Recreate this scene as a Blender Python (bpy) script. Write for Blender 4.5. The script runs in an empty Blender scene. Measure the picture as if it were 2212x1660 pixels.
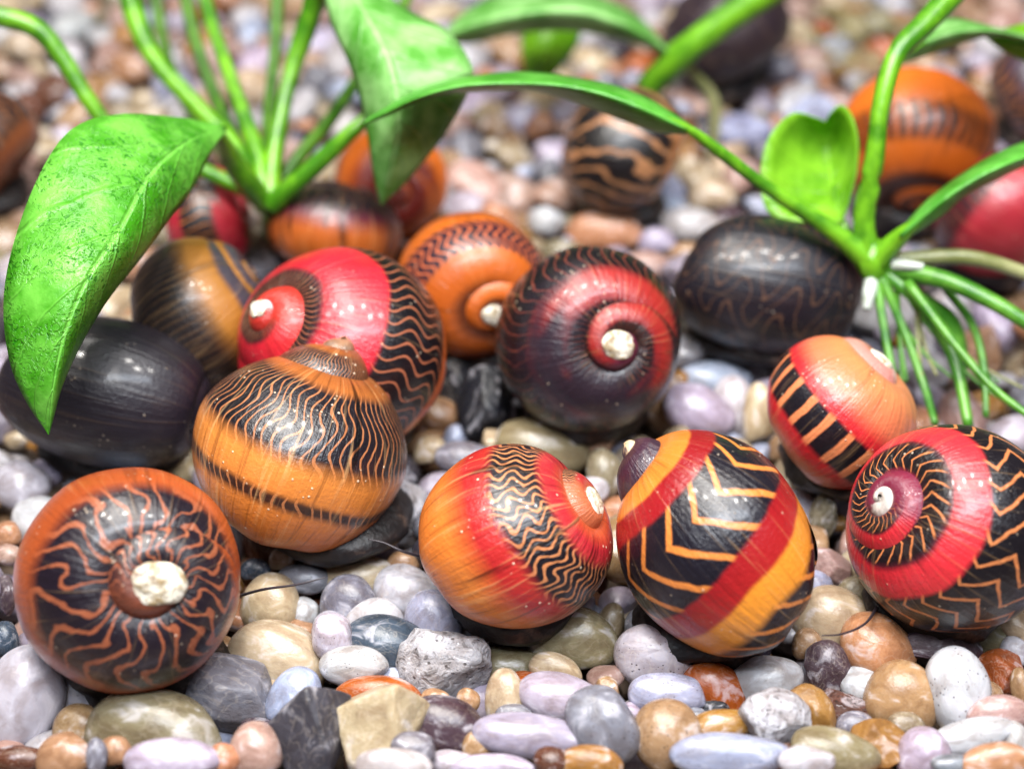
import bpy, math, random
import numpy as np
from mathutils import Vector, Matrix

# ---------------------------------------------------------------- camera
# All lengths below are in centimetres and are turned into metres (S) when
# they reach Blender. Pixels are those of a 2212 x 1660 copy of the photograph.
S = 0.01
F, CX, CY = 3168.0, 1106.0, 830.0
PITCH, CAM_H = math.radians(37.6), 9.93
RIGHT = np.array((1.0, 0.0, 0.0))
UP = np.array((0.0, math.sin(PITCH), math.cos(PITCH)))
FWD = np.array((0.0, math.cos(PITCH), -math.sin(PITCH)))
CAM = np.array((0.0, 0.0, CAM_H))
scene = bpy.context.scene
col = scene.collection

cam_d = bpy.data.cameras.new('camera')
cam = bpy.data.objects.new('camera', cam_d)
col.objects.link(cam)
cam.matrix_world = Matrix(((RIGHT[0], UP[0], -FWD[0], CAM[0] * S), (RIGHT[1], UP[1], -FWD[1], CAM[1] * S),
                           (RIGHT[2], UP[2], -FWD[2], CAM[2] * S), (0, 0, 0, 1)))
cam_d.sensor_width = 36.0
cam_d.lens = 36.0 * F / 2212.0
cam_d.clip_start, cam_d.clip_end = 0.005, 20.0
cam_d.dof.use_dof = True
cam_d.dof.focus_distance = 13.1 * S
cam_d.dof.aperture_fstop = cam_d.lens / 3.4
cam_d.dof.aperture_blades = 0
scene.camera = cam

# ---------------------------------------------------------------- light
world = bpy.data.worlds.new('World')
scene.world = world
world.use_nodes = True
bg = world.node_tree.nodes['Background']
bg.inputs[0].default_value = (0.80, 0.86, 1.0, 1)
bg.inputs[1].default_value = 0.11


def area(name, loc, target, sx, sy, watts, color):
    d = bpy.data.lights.new(name, 'AREA')
    d.shape, d.size, d.size_y = 'RECTANGLE', sx * S, sy * S
    d.energy, d.color = watts, color
    o = bpy.data.objects.new(name, d)
    col.objects.link(o)
    o.location = [c * S for c in loc]
    o.rotation_euler = (Vector(target) - Vector(loc)).to_track_quat('-Z', 'Y').to_euler()


area('overhead_light', (-3, 9.5, 26), (0, 10.5, 0), 30, 6, 1.3, (1.0, 0.96, 0.90))  # the aquarium lamp
for dx, dy, w in ((-14, 8.6, 0.5), (-9.3, 11.4, 0.9), (-5.8, 8.1, 0.6), (-1.2, 10.2, 1.0), (4.1, 11.8, 0.7), (7.6, 8.4, 0.9), (12.9, 10.6, 0.6)):
    area('aquarium_diode', (dx, dy, 25.5), (dx * 0.2, 10.5, 0), 1.2 * w + 0.3, 0.8, 0.28 * w, (1.0, 0.96, 0.90))   # the lamp's diodes
area('overhead_light', (3, 0, 26), (0, 10.5, 0), 26, 4, 1.15, (0.78, 0.87, 1.0))  # added front fill, put here to give the pebbles bluish highlights
scene.view_settings.view_transform = 'Standard'
scene.view_settings.look = 'None'
scene.view_settings.exposure = -0.5
scene.view_settings.gamma = 1.0
scene.cycles.max_bounces = 8
scene.cycles.use_denoising = True

# ---------------------------------------------------------------- helpers
rng = np.random.default_rng(7)
random.seed(7)


def px(x, y, depth):
    """A pixel and a distance along the view axis -> a point (cm)."""
    return CAM + RIGHT * ((x - CX) / F * depth) + UP * (-(y - CY) / F * depth) + FWD * depth


def on_ground(x, y, z=0.0):
    k = -(y - CY) / F * UP[2] + FWD[2]
    return px(x, y, (z - CAM_H) / k)


def depth_of(p):
    return float(np.dot(np.asarray(p) - CAM, FWD))


def project(P):
    d = P - CAM
    z = d @ FWD
    return np.stack([CX + F * (d @ RIGHT) / z, CY - F * (d @ UP) / z], 1), z


def lin(c):
    out = []
    for v in c:
        v /= 255.0
        out.append(v / 12.92 if v <= 0.04045 else ((v + 0.055) / 1.055) ** 2.4)
    return tuple(out) + (1.0,)


def mesh(name, V, faces, uv=None, smooth=True):
    me = bpy.data.meshes.new(name)
    me.from_pydata((np.asarray(V) * S).tolist(), [], faces)
    if uv is not None:
        lay = me.uv_layers.new(name='UVMap')
        idx = np.empty(len(me.loops), dtype=np.int32)
        me.loops.foreach_get('vertex_index', idx)
        lay.data.foreach_set('uv', np.asarray(uv, dtype=np.float32)[idx].ravel())
    if smooth:
        me.polygons.foreach_set('use_smooth', [True] * len(me.polygons))
    me.update()
    return me


def obj(name, me, mat=None, parent=None, loc=None):
    o = bpy.data.objects.new(name, me)
    col.objects.link(o)
    if mat is not None and me is not None and len(me.materials) == 0:
        me.materials.append(mat)
    if parent is not None:
        o.parent = parent
    if loc is not None:
        o.location = [float(c) * S for c in loc]
    return o


def tag(o, label, cat, group=None, kind=None):
    o['label'] = label
    if cat:
        o['category'] = cat
    if group:
        o['group'] = group
    if kind:
        o['kind'] = kind
    return o


def grid_faces(n, m, wrap=False):
    f = []
    mm = m if wrap else m - 1
    for i in range(n - 1):
        for j in range(mm):
            a, b = i * m + j, i * m + (j + 1) % m
            f.append((a, b, b + m, a + m))
    return f


def spline(pts, n):
    """Catmull-Rom through control points (any number of columns)."""
    P = np.asarray(pts, float)
    P = np.vstack([2 * P[0] - P[1], P, 2 * P[-1] - P[-2]])
    k = len(P) - 3
    out = []
    for t in np.linspace(0, k - 1e-9, n):
        i = int(t)
        u = t - i
        a, b, c, d = P[i], P[i + 1], P[i + 2], P[i + 3]
        out.append(0.5 * (2 * b + (c - a) * u + (2 * a - 5 * b + 4 * c - d) * u * u + (3 * b - a - 3 * c + d) * u ** 3))
    return np.array(out)


def wave_noise(P, seed, scale, octaves=3):
    """Cheap smooth noise on points: sums of sines in random directions."""
    r = np.random.default_rng(seed)
    out = np.zeros(len(P))
    amp, tot = 1.0, 0.0
    for o in range(octaves):
        for _ in range(5):
            d = r.normal(size=3)
            d /= np.linalg.norm(d)
            out += amp * np.sin(P @ d * scale * r.uniform(0.7, 1.4) + r.uniform(0, 6.28))
        tot += amp * 2.2
        amp *= 0.5
        scale *= 2.0
    return out / tot


# ---------------------------------------------------------------- node expressions
class E:
    """A node socket with arithmetic."""

    def __init__(self, nt, s):
        self.nt, self.s = nt, s

    def _m(self, op, *args):
        n = self.nt.nodes.new('ShaderNodeMath')
        n.operation = op
        for i, a in enumerate((self,) + args):
            if isinstance(a, E):
                self.nt.links.new(a.s, n.inputs[i])
            else:
                n.inputs[i].default_value = float(a)
        return E(self.nt, n.outputs[0])

    def __add__(self, o): return self._m('ADD', o)
    def __sub__(self, o): return self._m('SUBTRACT', o)
    def __mul__(self, o): return self._m('MULTIPLY', o)
    def __truediv__(self, o): return self._m('DIVIDE', o)
    def inv(self): return (self * -1.0) + 1.0
    def fract(self): return self._m('FRACT')
    def floor(self): return self._m('FLOOR')
    def abs(self): return self._m('ABSOLUTE')
    def maxi(self, o): return self._m('MAXIMUM', o)
    def power(self, o): return self._m('POWER', o)
    def tri(self): return ((self.fract() - 0.5).abs() * 2.0)

    def step(self, lo, hi):
        """Smooth 0..1 between lo and hi (numbers or sockets)."""
        n = self.nt.nodes.new('ShaderNodeMapRange')
        n.interpolation_type = 'SMOOTHSTEP'
        n.clamp = True
        self.nt.links.new(self.s, n.inputs[0])
        for i, a in ((1, lo), (2, hi)):
            if isinstance(a, E):
                self.nt.links.new(a.s, n.inputs[i])
            else:
                n.inputs[i].default_value = a
        n.inputs[3].default_value, n.inputs[4].default_value = 0.0, 1.0
        return E(self.nt, n.outputs[0])


class Mat:
    def __init__(self, name):
        self.m = bpy.data.materials.new(name)
        self.m.use_nodes = True
        self.nt = self.m.node_tree
        self.p = self.nt.nodes['Principled BSDF']

    def new(self, t): return self.nt.nodes.new(t)

    def coord(self, which):
        n = self.new('ShaderNodeTexCoord')
        return n.outputs[which]

    def uv(self):
        s = self.new('ShaderNodeSeparateXYZ')
        self.nt.links.new(self.coord('UV'), s.inputs[0])
        return E(self.nt, s.outputs[0]), E(self.nt, s.outputs[1])

    def vec(self, a, b, c=0.0):
        n = self.new('ShaderNodeCombineXYZ')
        for i, v in enumerate((a, b, c)):
            if isinstance(v, E):
                self.nt.links.new(v.s, n.inputs[i])
            else:
                n.inputs[i].default_value = v
        return n.outputs[0]

    def noise(self, vec, scale, detail=2.0, rough=0.5, color=False, distortion=0.0):
        n = self.new('ShaderNodeTexNoise')
        if vec is not None:
            self.nt.links.new(vec, n.inputs['Vector'])
        n.inputs['Scale'].default_value = scale
        n.inputs['Detail'].default_value = detail
        n.inputs['Roughness'].default_value = rough
        n.inputs['Distortion'].default_value = distortion
        return n.outputs[1] if color else E(self.nt, n.outputs[0])

    def voronoi(self, vec, scale):
        n = self.new('ShaderNodeTexVoronoi')
        self.nt.links.new(vec, n.inputs['Vector'])
        n.inputs['Scale'].default_value = scale
        return E(self.nt, n.outputs[0])

    def ramp(self, fac, stops, mode='LINEAR'):
        n = self.new('ShaderNodeValToRGB')
        n.color_ramp.interpolation = mode
        el = n.color_ramp.elements
        while len(el) < len(stops):
            el.new(0.5)
        for e, (p, c) in zip(el, stops):
            e.position = p
        for e, (p, c) in zip(el, stops):
            e.color = c if isinstance(c, tuple) else (c, c, c, 1)
        self.nt.links.new(fac.s, n.inputs[0])
        return n.outputs[0]

    def mix(self, fac, a, b, mode='MIX'):
        n = self.new('ShaderNodeMix')
        n.data_type, n.blend_type = 'RGBA', mode
        for i, v in ((0, fac), (6, a), (7, b)):
            if isinstance(v, E):
                self.nt.links.new(v.s, n.inputs[i])
            elif isinstance(v, bpy.types.NodeSocket):
                self.nt.links.new(v, n.inputs[i])
            elif isinstance(v, tuple):
                n.inputs[i].default_value = v
            else:
                n.inputs[i].default_value = float(v)
        return n.outputs[2]

    def bump(self, height, strength, dist):
        n = self.new('ShaderNodeBump')
        n.inputs['Strength'].default_value = strength
        n.inputs['Distance'].default_value = dist
        self.nt.links.new(height.s, n.inputs['Height'])
        self.nt.links.new(n.outputs[0], self.p.inputs['Normal'])

    def set(self, **kw):
        for k, v in kw.items():
            i = self.p.inputs[k.replace('_', ' ')]
            if isinstance(v, E):
                self.nt.links.new(v.s, i)
            elif isinstance(v, bpy.types.NodeSocket):
                self.nt.links.new(v, i)
            else:
                i.default_value = v


# ---------------------------------------------------------------- ground
gm = Mat('dark_sand')
n1 = gm.noise(gm.coord('Object'), 900.0, 4.0)
gm.set(Base_Color=gm.ramp(n1, [(0.3, lin((60, 48, 40))), (0.7, lin((120, 100, 84)))]), Roughness=0.7)
gv = [(-40, -5, -0.75), (40, -5, -0.75), (40, 60, -0.75), (-40, 60, -0.75)]
ground = obj('ground', mesh('ground', gv, [(0, 1, 2, 3)], smooth=False), gm.m)
ground['kind'] = 'structure'

# ---------------------------------------------------------------- shells
TURNS = 3.0


CLOSE = 0.62


def shell_mesh(W, T, b, drop=0.25, taper=0.15):
    """Log-spiral shell: apex near the origin on +z, widest at angle 0 on +x, growing clockwise seen from the apex.
    The lip curves in under the body whorl, as it does where a snail sits down on its foot."""
    k = math.log(W) / (2 * math.pi)
    nt, nf = int((TURNS + CLOSE) * 76), 52
    th = np.linspace(-TURNS * 2 * math.pi, CLOSE * 2 * math.pi, nt)
    v = np.linspace(0, 1, nf)
    phi = np.radians(125.0 - v * 290.0)
    ca, sa = np.cos(phi), np.sin(phi)
    e = 1.0
    rad = 1.0 + 1.02 * np.sign(ca) * np.abs(ca) ** e
    axl = -T + b * np.sign(sa) * np.abs(sa) ** e
    rad = np.maximum(rad - taper * np.clip(sa, 0, 1) ** 1.5, -0.05)
    V, UV = [], []
    kap = k * 2 * math.pi
    for i, t in enumerate(th):
        turn = t / (2 * math.pi) + TURNS
        # the widening slows, stops at angle 0 and turns into closing
        x = t / (2 * math.pi)
        q = min(max((x + 0.35) / (0.35 + CLOSE), 0.0), 1.0)
        e1 = kap * x
        e2 = kap * (x - 1.0) - 0.06
        w = q * q * (3 - 2 * q)
        s = math.exp(e1 * (1 - w) + e2 * w)
        wob = 1.0 + 0.004 * math.sin(turn * 31.0) + 0.004 * math.sin(turn * 53.0 + 1.0)
        r = rad * s * wob
        z = (axl - drop * w) * s * wob
        V.append(np.stack([r * math.cos(t), -r * math.sin(t), z], 1))
        UV.append(np.stack([np.full(nf, turn), v], 1))
    return np.vstack(V), grid_faces(nt, nf) + [tuple(range(nf))], np.vstack(UV)


BLACK = lin((22, 17, 24))


def shell_material(name, base, dark, N=30, K=4, A=0.5, duty=0.3, line=(196, 120, 60), black=(22, 17, 24),
                   wob=0.35, phase=0.0, apex=None, apex_u=1.4, apex_t=None, apex_col=(226, 214, 196), gloss=0.22, lines=0.5,
                   streak=None, specks=0.5, irregular=0.0, seed=0.0, chaos=0.0, cloud=0.0, soft=True):
    m = Mat(name)
    u, v = m.uv()
    nb = m.noise(m.vec(u * 9.0, v * 5.0, seed), 1.0, 3.0)
    v1 = v + (nb - 0.5) * 0.035
    bc = m.ramp(v1, [(p, lin(c)) for p, c in base])
    dk = E(m.nt, m.ramp(v1, [(p, float(d)) for p, d in dark]))
    # slow change of pigment along the whorl
    slow = m.noise(m.vec(u * 2.2, v * 1.5, seed + 3.0), 1.0, 2.0)
    bc = m.mix(slow.step(0.45, 0.75) * 0.35, bc, lin((92, 34, 14)), 'MULTIPLY')
    # zigzag lines across the whorl
    nz = m.noise(m.vec(u * 7.0, v * 3.0, seed + 7.0), 1.0, 2.0)
    nf = m.noise(m.vec(u * 40.0, v * 22.0, seed + 9.0), 1.0, 2.0)
    kk = v * K + phase
    if chaos:
        kk = kk + (m.noise(m.vec(u * 12.0, v * 2.0, seed + 15.0), 1.0, 1.0) - 0.5) * chaos
    zz = kk.tri().step(0.0, 1.0) if soft else kk.tri()
    s = u * N + zz * A + (nz - 0.5) * (wob * 4.0) + (nf - 0.5) * (wob * 1.1)
    d = (s.fract() - 0.5).abs()
    thr = 0.5 * duty
    if irregular:
        w = m.noise(m.vec(s.floor() * 3.1, v * 6.0, seed + 11.0), 1.0, 1.0)
        lim = (w - 0.5) * irregular + thr
        ln = d.step(lim - 0.035, lim + 0.035).inv()
    else:
        ln = d.step(thr - 0.035, thr + 0.035).inv()
    zone = m.mix(ln, lin(black), lin(line))
    c = m.mix(dk, bc, zone)
    # fine growth lines, some of them dark
    g1 = m.noise(m.vec(u * 110.0, v * 3.0, seed + 21.0), 1.0, 3.0, 0.6)
    g2 = m.noise(m.vec(u * 26.0, v * 1.6, seed + 25.0), 1.0, 2.0, 0.5)
    c = m.mix(g1.step(0.54, 0.70) * (0.45 * lines), c, lin((60, 22, 10)), 'MULTIPLY')
    c = m.mix(g2.step(0.635, 0.68) * (0.75 * lines), c, lin((50, 18, 8)), 'MULTIPLY')
    c = m.mix(g1.step(0.30, 0.44).inv() * (0.25 * lines), c, lin((240, 190, 130)), 'MIX')
    if cloud:                                             # smoky dark cloud over part of the shell
        nc = m.noise(m.vec(u * 1.3, v * 2.0, seed + 41.0), 1.0, 4.0, 0.6)
        c = m.mix(nc.step(0.52, 0.66) * cloud, c, lin((38, 28, 38)))
    # worn, chalky apex
    if apex is not None:
        na = m.noise(m.vec(u * 6.0, v * 4.0, seed + 31.0), 1.0, 3.0)
        c = m.mix((u + (na - 0.5) * 0.35).step((apex_t or apex_u + 0.45) - 0.1, (apex_t or apex_u + 0.45) + 0.12).inv() * (0.96 if apex_t else 1.0), c, lin(apex))
        wear = (u + (na - 0.5) * 0.5).step(apex_u - 0.06, apex_u + 0.06).inv()
        ch = m.noise(m.coord('Object'), 700.0, 3.0)
        c = m.mix(wear, c, m.mix(ch.step(0.35, 0.7), lin(apex_col), lin(tuple(x * 0.72 for x in apex_col))))
    # pale specks: sparkle painted into the colour, and tiny bubbles
    sp = m.voronoi(m.coord('Object'), 1500.0).step(0.10, 0.24).inv()
    spm = m.noise(m.coord('Object'), 420.0, 2.0).step(0.58, 0.64)
    c = m.mix(sp * spm * (0.8 * specks), c, lin((240, 215, 185)))
    bp = g1 * 0.7 + g2 * 0.6 + sp * spm * 0.5
    bp = bp + m.noise(m.coord('Object'), 2600.0, 3.0, 0.6) * 0.45
    m.bump(bp, 0.45, 0.0004)
    rough = m.noise(m.coord('Object'), 300.0, 2.0)
    m.set(Base_Color=c, Roughness=(rough * 0.22) + gloss, Coat_Weight=0.22, Coat_Roughness=0.12,
          Specular_IOR_Level=0.5)
    return m.m


fm = Mat('snail_flesh')
fn = fm.noise(fm.coord('Object'), 500.0, 4.0, 0.6)
fm.set(Base_Color=fm.ramp(fn, [(0.40, lin((15, 11, 13))), (0.58, lin((34, 25, 24))), (0.74, lin((96, 74, 62)))]),
       Roughness=0.5)
fm.bump(fn, 0.6, 0.0006)

def icosphere(sub):
    import bmesh
    bm = bmesh.new()
    bmesh.ops.create_icosphere(bm, subdivisions=sub, radius=1.0)
    V = np.array([v.co[:] for v in bm.verts])
    F_ = [tuple(v.index for v in f.verts) for f in bm.faces]
    bm.free()
    return V / np.linalg.norm(V, axis=1)[:, None], F_


chalk = Mat('worn_chalk')
cn = chalk.noise(chalk.coord('Object'), 900.0, 4.0, 0.65)
cn2 = chalk.noise(chalk.coord('Object'), 330.0, 3.0, 0.6)
cc = chalk.mix(cn.step(0.40, 0.66), lin((226, 220, 204)), lin((150, 128, 92)))
cc = chalk.mix(cn2.step(0.60, 0.70) * 0.8, cc, lin((104, 62, 44)))
chalk.set(Base_Color=cc, Roughness=0.5)
chalk.bump(cn, 0.7, 0.0006)
SNAILS = []
NICK = []


def snail(label, box, apex, mat, g=None, W=2.9, T=1.62, b=1.42, drop=0.25, taper=0.15, gz=0.05, foot=True, spin=0.0, group='nerite snails on the gravel',
          foot_shift=(0, 0), foot_size=0.72, nick='', worn=None):
    """box: pixel box of the shell; apex: direction of the spire, (right, up, towards viewer) as seen here."""
    V, f, UV = shell_mesh(W, T, b, drop, taper)
    a = apex[0] * RIGHT + apex[1] * UP - apex[2] * FWD
    a /= np.linalg.norm(a)
    g = np.array((0.0, 0.0, -1.0)) if g is None else g[0] * RIGHT + g[1] * UP - g[2] * FWD
    g = g - a * np.dot(g, a)
    g /= np.linalg.norm(g)
    t = np.cross(g, a)
    R = np.stack([g, -t, a], 1)                       # local x, y, z in the world
    if spin:
        cs, sn = math.cos(math.radians(spin)), math.sin(math.radians(spin))
        R = R @ np.array(((cs, -sn, 0), (sn, cs, 0), (0, 0, 1)))
    P0 = V @ R.T
    P0 = P0 - (P0.max(0) + P0.min(0)) / 2
    x0, x1, y0, y1 = box
    tc = np.array(((x0 + x1) / 2, (y0 + y1) / 2))
    s = 1.0
    C = on_ground(tc[0], tc[1], 0.9)
    for _ in range(14):
        P = P0 * s + C
        q, z = project(P)
        lo, hi = q.min(0), q.max(0)
        s *= math.sqrt((x1 - x0) * (y1 - y0) / ((hi - lo)[0] * (hi - lo)[1]))
        P = P0 * s + C
        q, z = project(P)
        lo, hi = q.min(0), q.max(0)
        dpx = tc - (lo + hi) / 2
        zc = depth_of(C)
        C = C + RIGHT * (dpx[0] * zc / F) - UP * (dpx[1] * zc / F)
        ray = (C - CAM) / np.linalg.norm(C - CAM)
        P = P0 * s + C
        C = C + ray * ((gz - P[:, 2].min()) / ray[2])
    P = P0 * s + C
    q, z = project(P)
    print('SNAIL %-60s box %s got %s size %.2f depth %.1f' % (label[:60], box, np.round(np.concatenate([q.min(0), q.max(0)])).astype(int)[[0, 2, 1, 3]].tolist(), (P.max(0) - P.min(0)).max(), depth_of(C)))
    root = bpy.data.objects.new('snail', None)
    col.objects.link(root)
    root.empty_display_size = 0.005
    base = np.array((C[0], C[1], gz))
    root.location = (base * S).tolist()
    tag(root, label, 'snail', group)
    sh = obj('shell', mesh('shell', P - base, f, UV), mat, root)
    if worn:                                          # the chalky worn tip, a low uneven dome over the first whorls
        k = int(np.argmin(np.abs(UV[:, 0] - (worn + 0.0))))
        ring = P[np.abs(UV[:, 0] - worn) < 0.5]
        top = ring[np.argsort(-(ring @ a))[:max(40, len(ring) // 3)]]
        c = top.mean(0)
        rr = np.linalg.norm((top - c) - np.outer((top - c) @ a, a), axis=1).mean()
        hi_ = (P @ a).max()
        c = c + a * (hi_ - c @ a - rr * 0.24)
        D, DF = icosphere(4)
        nz = 1 + 0.22 * wave_noise(D, int(worn * 100) + len(label), 2.6, 3)
        e1 = np.cross(a, (0.3, 0.5, 0.8))
        e1 /= np.linalg.norm(e1)
        e2 = np.cross(a, e1)
        Dv = c + rr * 1.0 * nz[:, None] * (np.outer(D[:, 0], e1) + np.outer(D[:, 1], e2) * 0.9) + np.outer(D[:, 2] * rr * 0.34 * nz, a)
        obj('worn_apex', mesh('worn_apex', Dv - base, DF), chalk.m, sh)
    r = (P.max(0) - P.min(0)) / 2
    SNAILS.append((C, float(min(r[0], r[1]))))
    NICK.append(nick)
    if foot:
        n, mm = 18, 36
        FV = []
        for i in range(n):
            la = math.pi * (i / (n - 1) - 0.5)
            for j in range(mm):
                lo_ = 2 * math.pi * j / mm
                FV.append((math.cos(la) * math.cos(lo_), math.cos(la) * math.sin(lo_), math.sin(la)))
        FV = np.array(FV)
        nz = 1 + 0.16 * wave_noise(FV, len(SNAILS) * 13 + 1, 3.5, 3)
        FV = FV * nz[:, None] * np.array((r[0] * foot_size, r[1] * foot_size, min(0.34 * r[2], 0.38)))
        FV = FV + np.array((foot_shift[0], foot_shift[1], 0.10))
        fo = obj('foot', mesh('foot', FV, grid_faces(n, mm, True)), fm.m, root)
        return root, fo, base
    return root, None, base


def tube(pts, n=24, m=8, ref=None):
    """pts: rows of x, y, z, radius (cm). Returns verts, faces with closed ends."""
    Q = spline(pts, n)
    C, Rr = Q[:, :3], Q[:, 3]
    T_ = np.gradient(C, axis=0)
    T_ /= np.linalg.norm(T_, axis=1)[:, None]
    V = []
    up = np.array((0.13, 0.31, 0.94))
    for c, t, r in zip(C, T_, Rr):
        a = np.cross(t, up)
        a /= np.linalg.norm(a)
        b = np.cross(a, t)
        for j in range(m):
            w = 2 * math.pi * j / m
            V.append(c + max(r, 0.002) * (a * math.cos(w) + b * math.sin(w)))
    f = grid_faces(n, m, True)
    f.append(tuple(range(m))[::-1])
    f.append(tuple((n - 1) * m + j for j in range(m)))
    return np.array(V), f


OR, RD, PK, BR = (226, 124, 36), (196, 28, 36), (206, 60, 60), (120, 58, 26)

# front row ------------------------------------------------------------
mA = shell_material('shell_brown_zigzag', [(0, (110, 56, 40)), (0.2, (150, 72, 36)), (0.27, (156, 70, 32)), (0.5, (172, 80, 34)), (1, (160, 72, 32))],
                    [(0.0, 0.6), (0.05, 1), (0.285, 1), (0.335, 0.0), (0.46, 0.0), (0.52, 1.0)], N=22, K=6, A=0.9, duty=0.25, line=(142, 78, 52), black=(26, 18, 27),
                    wob=0.55, apex=(112, 58, 40), apex_u=1.0, apex_t=1.95, apex_col=(232, 226, 196), lines=0.4, irregular=0.3, seed=1, chaos=1.3)
sA, fA, bA = snail('brown snail with black zigzag lines radiating around a chalky cream apex', (18, 530, 1018, 1490), (0.34, -0.04, 0.92), mA, g=(-0.9, 0.3, 0), W=3.4, gz=0.0, nick='brown zigzag snail', worn=1.95)

mB = shell_material('shell_amber_banded', [(0, (120, 70, 38)), (0.2, (150, 84, 38)), (0.43, (206, 126, 56)), (0.6, (200, 110, 44)), (1, (170, 78, 30))],
                    [(0.22, 0.0), (0.25, 1.0), (0.40, 1.0), (0.44, 0.0), (0.49, 0.0), (0.505, 0.95), (0.52, 0.95), (0.54, 0.0)], N=68, K=9, A=1.0, duty=0.22, line=(156, 98, 62),
                    wob=0.5, apex=(120, 74, 46), apex_u=1.3, apex_col=(150, 112, 84), lines=1.0, seed=2, chaos=1.0, specks=1.0)
sB, fB, bB = snail('amber snail with a dark band of fine wavy lines, apex up against the crimson snail', (412, 882, 728, 1190), (0.38, 0.92, 0.06), mB, g=(-0.75, -0.2, 0.55), T=2.08, b=1.5, taper=0.5, gz=0.12, nick='amber banded snail', foot_shift=(0.3, -0.1), foot_size=0.74)

mC = shell_material('shell_red_orange_zigzag', [(0, (196, 96, 52)), (0.10, (190, 76, 44)), (0.17, (170, 34, 46)), (0.23, (176, 50, 50)), (0.36, (176, 40, 36)), (0.42, (170, 34, 34)), (0.50, (212, 118, 46)), (1, (196, 98, 40))],
                    [(0.205, 0.0), (0.235, 1.0), (0.35, 1.0), (0.38, 0.0), (0.70, 0), (0.76, 0.9)], N=56, K=15, A=0.9, duty=0.32, line=(182, 116, 74),
                    wob=0.7, apex=(176, 96, 62), apex_u=1.3, apex_t=1.95, apex_col=(224, 216, 190), lines=1.0, seed=3, specks=1.0, chaos=1.8)
sC, fC, bC = snail('orange and red snail with a tangled black zigzag band and pale worn apex', (884, 1345, 975, 1340), (0.84, 0.44, 0.32), mC, g=(-0.2, 0.9, 0.4), T=1.72, b=1.5, W=3.4, drop=0.5, gz=0.10, nick='red and orange zigzag snail', worn=1.75)

mD = shell_material('shell_chevron', [(0, (170, 84, 34)), (0.08, (212, 124, 48)), (0.225, (218, 130, 48)), (0.232, (150, 24, 30)), (0.28, (150, 24, 30)), (0.29, (150, 30, 30)), (0.45, (150, 22, 28)), (0.51, (160, 30, 30)), (0.518, (222, 138, 44)), (0.64, (224, 142, 48)), (1, (200, 104, 34))],
                    [(0.282, 0.0), (0.29, 1.0), (0.445, 1.0), (0.453, 0.0), (0.575, 0.0), (0.60, 1.0)], N=17, K=4.3, A=1.25, duty=0.20, line=(206, 122, 56), black=(22, 18, 27),
                    wob=0.14, phase=0.0, apex=(50, 30, 46), apex_u=0.9, apex_t=2.2, apex_col=(220, 190, 150), lines=0.6, seed=4, gloss=0.18, soft=False)
sD, fD, bD = snail('glossy orange snail with bold black chevron band between two red stripes and dark purple apex', (1332, 1765, 925, 1422), (-0.70, 0.72, -0.02), mD, g=(-0.7, -0.7, 0.2), T=2.4, b=1.85, W=3.4, taper=0.4, drop=0.6, gz=0.02, nick='chevron snail')

mE = shell_material('shell_red_black_wave', [(0, (104, 24, 44)), (0.10, (120, 28, 50)), (0.12, (60, 20, 30)), (0.19, (60, 20, 30)), (0.21, (196, 40, 50)), (0.30, (200, 42, 50)), (0.4, (120, 60, 40)), (1, (90, 50, 40))],
                    [(0.075, 0.0), (0.09, 1.0), (0.175, 1.0), (0.19, 0.0), (0.285, 0.0), (0.30, 1.0)], N=26, K=8, A=0.9, duty=0.17, line=(186, 112, 66), black=(18, 13, 18),
                    wob=0.25, apex=(110, 28, 54), apex_u=1.15, apex_t=1.9, apex_col=(226, 214, 204), soft=False, lines=0.35, seed=5)
sE, fE, bE = snail('black and red snail with wide zigzag lined band and small white coiled apex', (1822, 2300, 920, 1362), (-0.76, 0.34, 0.50), mE, g=(0.3, -0.8, 0.3), T=1.75, gz=0.10, nick='black and red wave snail')

mF = shell_material('shell_small_orange', [(0, (196, 120, 90)), (0.2, (206, 124, 76)), (0.32, (206, 104, 70)), (0.38, (190, 34, 40)), (0.58, (186, 30, 36)), (0.68, (206, 112, 56)), (1, (190, 106, 56))],
                    [(0.40, 0.0), (0.415, 1.0), (0.53, 1.0), (0.55, 0.0)], N=21, K=1.0, A=0.2, duty=0.32, line=(206, 120, 76), black=(18, 14, 22),
                    wob=0.12, apex=(200, 130, 120), apex_u=1.8, apex_col=(214, 176, 166), lines=0.4, seed=6)
sF, fF, bF = snail('small orange snail with a row of black blocks edged in red', (1626, 2012, 750, 1030), (0.62, 0.66, 0.30), mF, g=(-0.5, -0.2, 0.8), gz=0.20, nick='small block banded snail', worn=1.7)

# second row -----------------------------------------------------------
mG = shell_material('shell_dark_red', [(0, (84, 30, 50)), (0.05, (60, 14, 24)), (0.13, (120, 24, 28)), (0.2, (150, 36, 32)), (0.32, (146, 34, 34)), (0.38, (70, 16, 22)), (0.75, (100, 26, 30)), (1, (90, 26, 36))],
                    [(0.03, 0.0), (0.05, 1.0), (0.13, 1.0), (0.155, 0.0), (0.25, 0.0), (0.29, 1.0), (0.52, 1.0), (0.56, 0.3)], N=44, K=6, A=0.8, duty=0.14, line=(110, 52, 40), black=(15, 10, 14),
                    wob=0.55, apex=(96, 36, 58), apex_u=1.0, apex_t=1.75, apex_col=(216, 206, 200), lines=0.6, seed=7, cloud=1.0)
sG, fG, bG = snail('round dark red and black snail with white apex turned outward, beside the black rocks', (1064, 1476, 535, 932), (0.18, -0.14, 0.95), mG, g=(-0.8, 0.6, 0), W=3.5, gz=0.05, nick='dark red snail', worn=1.75)

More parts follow.
